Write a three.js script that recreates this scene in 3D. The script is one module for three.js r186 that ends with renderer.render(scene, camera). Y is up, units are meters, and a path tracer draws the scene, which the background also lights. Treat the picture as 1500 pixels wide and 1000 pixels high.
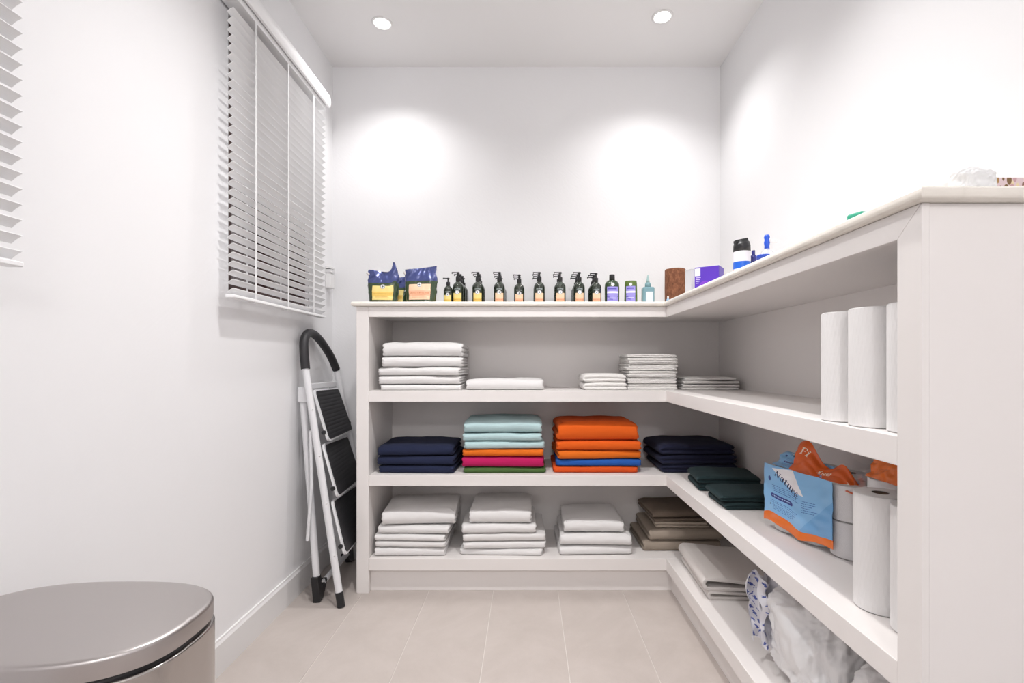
import * as THREE from 'three';
import { mergeGeometries, mergeVertices, toCreasedNormals } from 'three/addons/utils/BufferGeometryUtils.js';
import { RoundedBoxGeometry } from 'three/addons/geometries/RoundedBoxGeometry.js';
import { ImprovedNoise } from 'three/addons/math/ImprovedNoise.js';

// ---------------------------------------------------------------- camera, light, exposure
// Lengths below are mostly in units of U metres: X to the right, Y above the lens height, D in front of the lens.
const U = 0.0031, LENS = 337 * U, F = 720;
const scene = new THREE.Scene();
scene.background = new THREE.Color(0x020202);
const camera = new THREE.PerspectiveCamera(2 * Math.atan(500 / F) * 180 / Math.PI, 1.5, 0.02, 30);
camera.position.set(0, LENS, 0);
camera.lookAt(0, LENS, -1);
camera.setViewOffset(1500, 1000, -22, -32, 1500, 1000);
const renderer = new THREE.WebGLRenderer();
renderer.toneMapping = THREE.LinearToneMapping;
renderer.toneMappingExposure = 1.1;
renderer.shadowMap.enabled = true;
const LAMP_POWER = [2.6, 5.6], LAMP_COLOR = new THREE.Color(1.0, 0.985, 0.975);
// recessed lamps: [X, D]; the first two are in view, the next two are just above the frame
const LAMPS = [[-218, 740], [200, 726], [-105, 440], [105, 440]];
const GLOBE = [0, 430, -480], GLOBE_POWER = 2.75;   // opal globe lamp hanging near the door, behind the camera

// ---------------------------------------------------------------- helpers
const v3 = (X, Y, D) => new THREE.Vector3(X * U, (Y + 337) * U, -D * U);
const perlin = new ImprovedNoise();
const nz = (x, y, z) => perlin.noise(x + 31.7, y + 17.3, z + 5.1);
let seedState = 7;
const rnd = () => { seedState = (seedState * 1664525 + 1013904223) >>> 0; return seedState / 4294967296; };
const names = new Map();
function numbered(n) { const k = names.get(n) || 0; names.set(n, k + 1); return k ? n + '_' + String(k).padStart(3, '0') : n; }
const bases = new WeakMap();
function tag(o, label, category, group, kind) {
  o.userData.label = label; o.userData.category = category;
  if (group) o.userData.group = group;
  if (kind) o.userData.kind = kind;
  return o;
}
function thing(name, label, category, base, group) {
  const o = new THREE.Group(); o.name = numbered(name); o.position.copy(base); scene.add(o); bases.set(o, base.clone());
  return tag(o, label, category, group);
}
// geometry in world coordinates becomes a part of its thing
function part(name, geo, mat, parent, label) {
  const g = Array.isArray(geo) ? mergeGeometries(geo.map(x => x.index ? x.toNonIndexed() : x)) : geo;
  let p = parent, off = new THREE.Vector3();
  while (p && !bases.has(p)) { off.add(p.position); p = p.parent; }
  const b = p ? bases.get(p) : new THREE.Vector3();
  g.translate(-b.x - off.x, -b.y - off.y, -b.z - off.z);
  return local(name, g, mat, parent, label);
}
function local(name, geo, mat, parent, label) {
  const g = Array.isArray(geo) ? mergeGeometries(geo.map(x => x.index ? x.toNonIndexed() : x)) : geo;
  const m = new THREE.Mesh(g, mat); m.name = name; m.castShadow = m.receiveShadow = true;
  if (label) m.userData.label = label;
  parent.add(m); return m;
}
// a top-level thing of one mesh, origin at its base
function single(name, geo, mat, base, label, category, group) {
  const m = new THREE.Mesh(geo, mat); m.name = numbered(name); m.position.copy(base); m.castShadow = m.receiveShadow = true;
  scene.add(m); return tag(m, label, category, group);
}
function struct(name, geo, mat) {
  const g = Array.isArray(geo) ? mergeGeometries(geo.map(x => x.index ? x.toNonIndexed() : x)) : geo;
  const m = new THREE.Mesh(g, mat); m.name = name; m.castShadow = m.receiveShadow = true; m.userData.kind = 'structure';
  scene.add(m); return m;
}
function planarUV(g) {
  const p = g.attributes.position, uv = new Float32Array(p.count * 2);
  for (let i = 0; i < p.count; i++) { const x = p.getX(i), y = p.getY(i), z = p.getZ(i); uv[2 * i] = x + 0.37 * y; uv[2 * i + 1] = z + 0.93 * y; }
  g.setAttribute('uv', new THREE.BufferAttribute(uv, 2)); return g;
}
// box from u limits, with slightly rounded edges
function box(X0, X1, Y0, Y1, D0, D1, r = 0.5) {
  const w = (X1 - X0) * U, h = (Y1 - Y0) * U, d = (D1 - D0) * U;
  const rr = Math.min(r * U, w * 0.45, h * 0.45, d * 0.45);
  const g = rr > 0 ? new RoundedBoxGeometry(w, h, d, 2, rr) : new THREE.BoxGeometry(w, h, d);
  const c = v3((X0 + X1) / 2, (Y0 + Y1) / 2, (D0 + D1) / 2);
  g.translate(c.x, c.y, c.z); return planarUV(g);
}
function tube(pts, r, seg = 24, rad = 12, curve = true) {
  const c = curve ? new THREE.CatmullRomCurve3(pts, false, 'centripetal') : (() => { const k = new THREE.CurvePath(); for (let i = 1; i < pts.length; i++) k.add(new THREE.LineCurve3(pts[i - 1], pts[i])); return k; })();
  return new THREE.TubeGeometry(c, seg, r, rad, false);
}
function rod(a, b, r, rad = 14) {
  const dir = b.clone().sub(a), g = new THREE.CylinderGeometry(r, r, dir.length(), rad);
  g.applyQuaternion(new THREE.Quaternion().setFromUnitVectors(new THREE.Vector3(0, 1, 0), dir.clone().normalize()));
  const m = a.clone().add(b).multiplyScalar(0.5); g.translate(m.x, m.y, m.z); return g;
}
function lathe(pts, seg = 32) { return new THREE.LatheGeometry(pts.map(([r, y]) => new THREE.Vector2(r, y)), seg); }
function gridSurface(nu, nv, f) {
  const pos = [], uv = [], idx = [];
  for (let j = 0; j <= nv; j++) for (let i = 0; i <= nu; i++) { const q = f(i / nu, j / nv); pos.push(q.x, q.y, q.z); uv.push(i / nu, j / nv); }
  for (let j = 0; j < nv; j++) for (let i = 0; i < nu; i++) { const a = j * (nu + 1) + i, b = a + 1, c = a + nu + 1, d = c + 1; idx.push(a, b, d, a, d, c); }
  const g = new THREE.BufferGeometry();
  g.setAttribute('position', new THREE.Float32BufferAttribute(pos, 3)); g.setAttribute('uv', new THREE.Float32BufferAttribute(uv, 2));
  g.setIndex(idx); g.computeVertexNormals(); return g;
}
// a sheet with real thickness: front and back faces and their joined borders
function thickSheet(nu, nv, f, t) {
  const A = gridSurface(nu, nv, f), n = A.attributes.normal, p = A.attributes.position, N = p.count;
  const pos = [...p.array], uv = [...A.attributes.uv.array, ...A.attributes.uv.array], idx = [...A.index.array];
  for (let i = 0; i < N; i++) pos.push(p.getX(i) - n.getX(i) * t, p.getY(i) - n.getY(i) * t, p.getZ(i) - n.getZ(i) * t);
  for (let k = 0; k < A.index.count; k += 3) idx.push(N + A.index.getX(k), N + A.index.getX(k + 2), N + A.index.getX(k + 1));
  const W = nu + 1, rim = [];
  for (let i = 0; i < nu; i++) { rim.push([i + 1, i], [nv * W + i, nv * W + i + 1]); }
  for (let j = 0; j < nv; j++) { rim.push([j * W, (j + 1) * W], [(j + 1) * W + nu, j * W + nu]); }
  for (const [a, b] of rim) idx.push(a, b, N + b, a, N + b, N + a);
  const g = new THREE.BufferGeometry();
  g.setAttribute('position', new THREE.Float32BufferAttribute(pos, 3)); g.setAttribute('uv', new THREE.Float32BufferAttribute(uv, 2));
  g.setIndex(idx); g.computeVertexNormals(); return g;
}
// ---------------------------------------------------------------- textures
function noiseTexture(size, fn, rep, colour = false) {
  const d = new Uint8Array(size * size * 4);
  for (let y = 0; y < size; y++) for (let x = 0; x < size; x++) {
    const c = fn(x / size, y / size), k = (y * size + x) * 4;
    if (Array.isArray(c)) { d[k] = c[0]; d[k + 1] = c[1]; d[k + 2] = c[2]; } else d[k] = d[k + 1] = d[k + 2] = c;
    d[k + 3] = 255;
  }
  const t = new THREE.DataTexture(d, size, size); t.wrapS = t.wrapT = THREE.RepeatWrapping; t.magFilter = THREE.LinearFilter; t.minFilter = THREE.LinearMipmapLinearFilter; t.generateMipmaps = true;
  t.repeat.set(rep, rep); if (colour) t.colorSpace = THREE.SRGBColorSpace; t.needsUpdate = true; return t;
}
const TAU = Math.PI * 2;
// noise on a torus so that the tile repeats without a seam
const tn = (u, v, f, s = 0) => nz(Math.cos(u * TAU) * f + s, Math.sin(u * TAU) * f + Math.cos(v * TAU) * f * 0.9, Math.sin(v * TAU) * f + s * 1.7);
const terryBump = noiseTexture(256, () => 90 + rnd() * 165, 1 / 0.12);
const paintBump = noiseTexture(256, (u, v) => 128 + 60 * tn(u, v, 6) + 30 * (rnd() - 0.5), 1 / 0.4);
const weaveBump = noiseTexture(128, (u, v) => 128 + 60 * Math.sin(u * TAU * 32) * Math.sin(v * TAU * 32) + 40 * (rnd() - 0.5), 1 / 0.05);
const embossBump = noiseTexture(256, (u, v) => 140 + 70 * Math.max(0, Math.sin(u * TAU * 12) * Math.sin(v * TAU * 12)) + 10 * rnd(), 1 / 0.1);
const tileMap = [0, 1, 2].map(k => noiseTexture(512, (u, v) => {
  const a = tn(u, v, 1.2, k * 9) + 0.6 * tn(u, v, 3.1, k * 5 + 2) + 0.35 * tn(u, v, 8, k + 3), b = 0.5 * (rnd() - 0.5);
  const q = a * 4.5 + b * 6; return [194 + q, 186 + q * 1.02, 181 + q * 1.08];
}, 1 / 0.9, true));
const stoneMap = noiseTexture(512, (u, v) => {
  const a = tn(u, v, 1.5, 4) + 0.5 * tn(u, v, 4, 8), vein = Math.exp(-Math.abs(tn(u, v, 1.1, 21)) * 26);
  const q = a * 4 - vein * 7; return [242 + q, 237 + q, 229 + q * 1.1];
}, 1 / 0.8, true);
const brushedRough = noiseTexture(256, (u, v) => 120 + 40 * tn(u, 0.2, 40, 3) + 40 * (rnd() - 0.5), 1 / 0.3);
const corkMap = noiseTexture(256, (u, v) => { const a = tn(u, v, 5, 2) + 0.7 * tn(u, v, 14, 6) + (rnd() - 0.5) * 0.7; return [158 + a * 36, 104 + a * 30, 74 + a * 24]; }, 1, true);
const rubberRib = noiseTexture(64, (u, v) => 60 + 180 * Math.pow(0.5 + 0.5 * Math.sin(v * TAU), 2), 1);
function canvasTex(w, h, draw) {
  const c = document.createElement('canvas'); c.width = w; c.height = h; draw(c.getContext('2d'), w, h);
  const t = new THREE.CanvasTexture(c); t.colorSpace = THREE.SRGBColorSpace; return t;
}
// ---------------------------------------------------------------- materials
const L = (r, g, b) => new THREE.Color().setRGB(r, g, b);
const std = (color, roughness = 0.6, extra = {}) => new THREE.MeshStandardMaterial({ color, roughness, ...extra });
const phys = (color, roughness, extra = {}) => new THREE.MeshPhysicalMaterial({ color, roughness, ...extra });
const M = {
  wall: std(L(0.875, 0.872, 0.885), 0.85, { bumpMap: paintBump, bumpScale: 0.0006 }),
  ceiling: std(L(0.87, 0.86, 0.865), 0.92),
  grout: std(L(0.68, 0.635, 0.60), 0.9),
  tiles: tileMap.map(m => phys(L(0.98, 0.96, 0.95), 0.42, { map: m })),
  trim: std(L(0.82, 0.81, 0.81), 0.4),
  cabinet: phys(L(0.875, 0.838, 0.82), 0.42),
  stone: phys(L(0.97, 0.96, 0.95), 0.22, { map: stoneMap }),
  blind: phys(L(0.92, 0.92, 0.93), 0.45),
  tape: std(L(0.83, 0.83, 0.84), 0.8),
  brown: phys(L(0.055, 0.022, 0.018), 0.5),
  glass: phys(L(1, 1, 1), 0.02, { transmission: 1, thickness: 0, ior: 1.5 }),
  steel: phys(L(0.50, 0.475, 0.46), 0.3, { metalness: 1, roughnessMap: brushedRough }),
  steelLid: phys(L(0.50, 0.47, 0.46), 0.36, { metalness: 1 }),
  chrome: phys(L(0.8, 0.8, 0.8), 0.15, { metalness: 1 }),
  black: phys(L(0.012, 0.012, 0.014), 0.45),
  foam: phys(L(0.022, 0.021, 0.024), 0.5),
  tread: phys(L(0.016, 0.016, 0.019), 0.6, { bumpMap: rubberRib, bumpScale: 0.0015 }),
  whiteMetal: phys(L(0.78, 0.78, 0.80), 0.3),
  paper: std(L(0.86, 0.845, 0.84), 0.9, { bumpMap: embossBump, bumpScale: 0.0012 }),
  card: std(L(0.16, 0.11, 0.08), 0.9),
  film: phys(L(0.98, 0.98, 0.985), 0.04, { transmission: 1, thickness: 0, ior: 1.3 }),
  milky: phys(L(0.93, 0.925, 0.935), 0.28, { transmission: 0.12, thickness: 0, ior: 1.4 }),
};
const terry = (r, g, b) => phys(L(r, g, b), 0.95, { bumpMap: terryBump, bumpScale: 0.0014, sheen: 0.08, sheenRoughness: 0.8, sheenColor: L(Math.min(1, r + 0.08), Math.min(1, g + 0.08), Math.min(1, b + 0.08)) });
const cloth = (r, g, b) => std(L(r, g, b), 0.95, { bumpMap: weaveBump, bumpScale: 0.0006 });
const T = {
  white: terry(0.86, 0.845, 0.84), white2: terry(0.83, 0.81, 0.80), napkin: cloth(0.83, 0.81, 0.79),
  navy: terry(0.012, 0.018, 0.055), navyDeep: terry(0.007, 0.009, 0.034), sky: terry(0.52, 0.70, 0.72), orange: terry(0.84, 0.125, 0.006), amber: terry(0.82, 0.17, 0.008),
  rust: terry(0.76, 0.09, 0.008), pink: terry(0.55, 0.008, 0.12), green: terry(0.075, 0.15, 0.04), blue: terry(0.015, 0.11, 0.46), teal: terry(0.012, 0.032, 0.036),
  taupe: cloth(0.36, 0.30, 0.245), taupeDark: cloth(0.17, 0.13, 0.10), taupePale: cloth(0.47, 0.40, 0.33), mat: cloth(0.72, 0.68, 0.655),
};

// ---------------------------------------------------------------- room shell
const WL = -336, WR = 334, WB = 850, WN = -800, CE = 512, FL = -337, TH = 30;
{
  // ceiling, back wall, right wall, wall behind the camera
  struct('ceiling', box(WL - TH, WR + TH, CE, CE + TH, WN - TH, WB + TH, 0), M.ceiling);
  struct('wall_back', box(WL - TH, WR + TH, FL, CE, WB, WB + TH, 0), M.wall);
  struct('wall_right', box(WR, WR + TH, FL, CE, WN, WB, 0), M.wall);
  struct('wall_near', [box(WL - TH, -130, FL, CE, WN - TH, WN, 0), box(130, WR + TH, FL, CE, WN - TH, WN, 0), box(-130, 130, 330, CE, WN - TH, WN, 0)], M.wall);
  const door = struct('door_1', box(-129, 129, FL + 1, 329, WN - 20, WN - 6, 0.5), M.trim);
  const dh = new THREE.Mesh(rod(v3(100, -10, WN - 6), v3(100, -10, WN + 12), 0.01), M.chrome); dh.name = 'handle'; door.add(dh);
  // left wall with two window openings
  const O = [[66, 296, 72, 400], [553, 758, 80, 398]];
  struct('wall_left', [
    box(WL - TH, WL, FL, 72, WN, WB, 0), box(WL - TH, WL, 400, CE, WN, WB, 0), box(WL - TH, WL, 72, 400, WN, O[0][0], 0),
    box(WL - TH, WL, 72, 400, O[0][1], O[1][0], 0), box(WL - TH, WL, 72, 400, O[1][1], WB, 0),
    box(WL - TH, WL, 72, 80, O[1][0], O[1][1], 0), box(WL - TH, WL, 398, 400, O[1][0], O[1][1], 0)], M.wall);
  O.forEach(([d0, d1, y0, y1], i) => {
    const w = new THREE.Group(); w.name = 'window_' + (i + 1); w.userData.kind = 'structure'; w.position.copy(v3(WL - 20, y0, (d0 + d1) / 2)); scene.add(w); bases.set(w, w.position.clone());
    part('window_frame', [box(WL - 24, WL - 6, y0, y0 + 16, d0, d1), box(WL - 24, WL - 6, y1 - 16, y1, d0, d1), box(WL - 24, WL - 6, y0 + 16, y1 - 16, d0, d0 + 16), box(WL - 24, WL - 6, y0 + 16, y1 - 16, d1 - 16, d1), box(WL - 24, WL - 6, y0 + 16, y1 - 16, (d0 + d1) / 2 - 9, (d0 + d1) / 2 + 9)], M.brown, w);
    const m = (d0 + d1) / 2;
    for (const [a, b] of [[d0 + 16, m - 9], [m + 9, d1 - 16]]) {
      part('pane', box(WL - 16, WL - 14.5, y0 + 16, y1 - 16, a, b, 0), M.glass, w);
      part('shutter', box(WL - 29, WL - 25, y0 + 10, y1 - 10, a - 4, b + 4, 0), M.brown, w);
    }
  });
  // floor: grout bed with a tile mesh for every tile, long tiles running towards the camera
  const floor = struct('floor', box(WL - TH, WR + TH, FL - TH, FL - 0.6, WN - TH, WB + TH, 0), M.grout);
  const xs = [-336, -240.6, -145.3, -50, 45.7, 141.3, 237, 334], ds = [850, 463, 76, -311, -698, -800];
  for (let i = 0; i < xs.length - 1; i++) for (let j = 0; j < ds.length - 1; j++) {
    const g = box(xs[i] + 0.5, xs[i + 1] - 0.5, FL - 5, FL, ds[j + 1] + 0.45, ds[j] - 0.45, 0.3);
    const uv = g.attributes.uv; for (let k = 0; k < uv.count; k++) uv.setXY(k, uv.getX(k) + i * 0.37, uv.getY(k) + j * 0.53 + i * 0.21);
    const m = new THREE.Mesh(g, M.tiles[(i * 2 + j) % 3]); m.name = 'tile'; m.receiveShadow = true; floor.add(m);
  }
  // baseboards with a bevelled top
  const prof = (len) => { const s = new THREE.Shape(); s.moveTo(0, 0); s.lineTo(4.2 * U, 0); s.lineTo(4.2 * U, 33 * U); s.lineTo(2.6 * U, 36 * U); s.lineTo(2.2 * U, 38 * U); s.lineTo(0, 38 * U); s.closePath(); return new THREE.ExtrudeGeometry(s, { depth: len * U, bevelEnabled: false }); };
  const left = prof(WB - WN); left.translate(WL * U, 0, -WB * U); struct('baseboard_left', left, M.trim);
  const back = prof(81); back.rotateY(-Math.PI / 2); back.translate(-251 * U, 0, -WB * U); struct('baseboard_back', back, M.trim);
}

// ---------------------------------------------------------------- recessed ceiling lamps
LAMPS.forEach(([X, D], i) => {
  const side = X < 0 ? 'window wall' : 'plain wall';
  const t = thing('ceiling_downlight', i < 2 ? (i ? 'lit round recessed downlight over the corner where both shelving units meet' : 'lit round recessed downlight over the ladder beside the window blind') :
    'lit round recessed downlight in the middle of the ceiling, along the ' + side, 'downlight', v3(X, CE, D), 'recessed downlights');
  const c = v3(X, CE, D);
  const ring = lathe([[0.036, 0.004], [0.037, -0.003], [0.040, -0.005], [0.046, -0.0045], [0.048, -0.002], [0.048, 0], [0.036, 0.004]], 40); ring.translate(c.x, c.y, c.z);
  part('trim_ring', ring, M.trim, t);
  const lens = new THREE.CylinderGeometry(0.034, 0.034, 0.002, 32); lens.translate(c.x, c.y - 0.0015, c.z);
  part('lens', lens, new THREE.MeshStandardMaterial({ color: 0xffffff, emissive: LAMP_COLOR, emissiveIntensity: 6 }), t, 'glowing white lens');
  const s = new THREE.SpotLight(LAMP_COLOR, LAMP_POWER[i < 2 ? 0 : 1], 0, 1.12, 1, 2);
  s.position.set(c.x, c.y - 0.009, c.z); s.target.position.set(c.x, 0, c.z); s.castShadow = true; s.shadow.radius = 1.7;
  s.name = numbered('downlight_beam'); scene.add(s, s.target);
});

{
  const t = thing('globe_pendant', 'opal glass globe pendant lamp hanging near the door behind the camera', 'lamp', v3(GLOBE[0], CE, GLOBE[2]));
  const c = v3(...GLOBE), top = v3(GLOBE[0], CE, GLOBE[2]);
  part('rod', rod(c.clone().add(new THREE.Vector3(0, 0.11, 0)), top, 0.006), M.chrome, t);
  const cap = lathe([[0, -0.02], [0.05, -0.02], [0.055, 0], [0, 0]], 24); cap.translate(top.x, top.y, top.z); part('ceiling_rose', cap, M.chrome, t);
  const g = new THREE.SphereGeometry(0.12, 32, 24); g.translate(c.x, c.y, c.z);
  part('globe', g, new THREE.MeshStandardMaterial({ color: 0xffffff, emissive: LAMP_COLOR, emissiveIntensity: 4 }), t, 'glowing opal glass globe');
  const p = new THREE.PointLight(LAMP_COLOR, GLOBE_POWER, 0, 2); p.position.copy(c); p.castShadow = true; p.shadow.radius = 6; p.name = 'globe_light'; scene.add(p);
}

// ---------------------------------------------------------------- shelving units and worktop
const BF = 720, RX = 204, NE = 254;         // front plane of the back unit, front plane of the right unit, its near end
{
  const LV = [[-56.4, -40], [-179.6, -164], [-303.5, -286]];
  const b = thing('shelving_unit', 'white painted low shelving unit against the back wall, holding towel stacks', 'shelving', v3(40, FL, 785));
  part('back_panel', box(-250, 331, FL, 83, 847, 849.5, 0), M.cabinet, b);
  part('side_panel', box(-250, -232.2, FL, 83, BF + 3.2, 847, 0.4), M.cabinet, b);
  part('stile', box(-250, -232, FL, 83, BF, BF + 3, 0.6), M.cabinet, b);
  part('top_rail', box(-231.8, RX, 68, 83, BF, BF + 4, 0.6), M.cabinet, b);
  part('top_board', box(-232, 331, 71, 83, BF + 4, 847, 0), M.cabinet, b);
  part('top_board', box(RX, 331, 71, 83, BF, BF + 4, 0), M.cabinet, b);
  for (const [y0, y1] of LV) part('shelf', box(-231.8, 331, y0, y1, BF, 847, 0.6), M.cabinet, b);
  part('kick_board', box(-232, 217, FL, LV[2][0], BF + 10, BF + 14, 0.4), M.cabinet, b);
  part('corner_panel', box(331, 333.5, FL, 83, BF, 847, 0), M.cabinet, b);

  const r = thing('shelving_unit', 'white painted shelving unit along the right wall, holding kitchen rolls and bags', 'shelving', v3(268, FL, 490));
  part('back_panel', box(331, 333.5, FL, 83, NE + 17, BF, 0), M.cabinet, r);
  part('end_panel', box(208.4, 331, FL, 83, NE + 0.6, NE + 16.6, 0.3), M.cabinet, r);
  // mitred face frame: outlines in the (D, Y) plane
  const frame = (pts) => { const s = new THREE.Shape(); pts.forEach(([D, Y], i) => i ? s.lineTo(D * U, (Y + 337) * U) : s.moveTo(D * U, (Y + 337) * U)); s.closePath();
    const g = new THREE.ExtrudeGeometry(s, { depth: 3.6 * U, bevelEnabled: true, bevelSize: 0.25 * U, bevelThickness: 0.25 * U, bevelSegments: 1 }); g.rotateY(Math.PI / 2); g.translate((RX + 0.25) * U, 0, 0); return planarUV(g); };
  part('stile', frame([[NE + 0.25, FL], [NE + 16.75, FL], [NE + 16.75, 68], [NE + 0.25, 82.6]]), M.cabinet, r);
  part('top_rail', frame([[NE + 17.3, 68.25], [BF - 0.3, 68.25], [BF - 0.3, 82.75], [NE + 1.1, 82.75]]), M.cabinet, r);
  part('top_board', box(RX + 4, 331, 71, 83, NE + 17, BF, 0), M.cabinet, r);
  for (const [y0, y1] of LV) part('shelf', box(RX, 331, y0, y1, NE + 17, BF - 0.15, 0.6), M.cabinet, r);
  part('kick_board', box(RX + 10, RX + 14, FL, LV[2][0], NE + 17, BF, 0.4), M.cabinet, r);
  part('kick_board', box(RX + 10, RX + 14, FL, LV[2][0], BF, BF + 10, 0.4), M.cabinet, b);

  // continuous L-shaped stone top with a rounded nosing
  const s = new THREE.Shape(), o = 2.6;
  const P = [[-256 + o, 714 + o], [199 + o, 714 + o], [199 + o, 248 + o], [333 - o, 248 + o], [333 - o, 849 - o], [-256 + o, 849 - o]];
  P.forEach(([X, D], i) => i ? s.lineTo(X * U, D * U) : s.moveTo(X * U, D * U)); s.closePath();
  const g = new THREE.ExtrudeGeometry(s, { depth: 1.8 * U, bevelEnabled: true, bevelSize: o * U, bevelThickness: 2.5 * U, bevelSegments: 5 });
  g.rotateX(-Math.PI / 2); planarUV(g); g.computeVertexNormals();
  g.translate(0, 2.6 * U, 0);
  single('worktop', toCreasedNormals(g, 0.6), M.stone, v3(0, 83.1, 0), 'L-shaped cream stone worktop with rounded edge across both shelving units', 'worktop');
}

// ---------------------------------------------------------------- venetian blinds
function blind(d0, d1, yb, yt, label) {
  const t = thing('venetian_blind', label, 'blind', v3(-322, yb, (d0 + d1) / 2));
  const bp = bases.get(t), len = (d1 - d0) * U, tilt = 0.59, w = 8.5 * U, R = 20 * U;
  // slat: shallow arc section, room edge up
  const s = new THREE.Shape(), n = 6, th = 0.45 * U, ar = (a) => [Math.sin(a) * R, (Math.cos(a) - 1) * R];
  const am = w / 2 / R;
  for (let i = 0; i <= n; i++) { const [x, y] = ar(-am + 2 * am * i / n); i ? s.lineTo(x, y + th) : s.moveTo(x, y + th); }
  for (let i = n; i >= 0; i--) { const [x, y] = ar(-am + 2 * am * i / n); s.lineTo(x, y); }
  s.closePath();
  const sg = new THREE.ExtrudeGeometry(s, { depth: len, bevelEnabled: false }); sg.translate(0, 0, -len / 2); sg.rotateZ(tilt);
  const pitch = 9.75, count = Math.floor((yt - 8 - yb - 5) / pitch);
  for (let i = 0; i < count; i++) {
    const m = local('slat', sg, M.blind, t); m.position.set(2.3 * U, (8 + i * pitch) * U, 0);
    m.rotation.z = 0.05 * nz(i * 3.3, d0, 0);
  }
  part('bottom_rail', box(-325, -315, yb, yb + 3.4, d0, d1, 0.8), M.blind, t);
  part('headrail', box(-333, -315, yt - 6, yt + 12, d0, d1 - 2, 0.5), M.blind, t);
  const vs = new THREE.Shape(); vs.moveTo(0, 0); vs.lineTo(3 * U, 0); vs.bezierCurveTo(5.5 * U, 4 * U, 5.5 * U, 15 * U, 2 * U, 20 * U); vs.lineTo(0, 20 * U); vs.closePath();
  const vg = new THREE.ExtrudeGeometry(vs, { depth: (d1 - d0 + 4) * U, bevelEnabled: false }); const q = v3(-313, yt, d1 + 2); vg.translate(q.x, q.y, q.z);
  part('valance', vg, M.blind, t);
  for (const k of [0.178, 0.5, 0.82]) {
    const D = d0 + (d1 - d0) * k;
    part('ladder_tape', box(-315.6, -315.1, yb + 1, yt - 2, D - 1.5, D + 1.5, 0), M.tape, t);
    part('ladder_tape', box(-325.9, -325.4, yb + 1, yt - 2, D - 1.5, D + 1.5, 0), M.tape, t);
    part('tape_clip', box(-324, -316, yb - 1.2, yb, D - 2, D + 2, 0.3), M.tape, t);
  }
  return t;
}
blind(529, 771, 71, 402, 'white venetian blind over the window beside the step ladder');
blind(60, 308, 60, 402, 'white venetian blind above the steel bin, mostly cut off');
{
  const t = thing('wall_box', 'small white box with a metal band on the wall behind the blind', 'wall fitting', v3(WL + 5, 126, 826));
  part('case', box(WL, WL + 9.5, 126, 150, 818, 834, 1), M.trim, t);
  part('metal_band', box(WL, WL + 10.5, 151, 157, 818, 834, 0.8), M.chrome, t);
  part('cap', box(WL, WL + 9.5, 158, 162, 818, 834, 1), M.trim, t);
}

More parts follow.
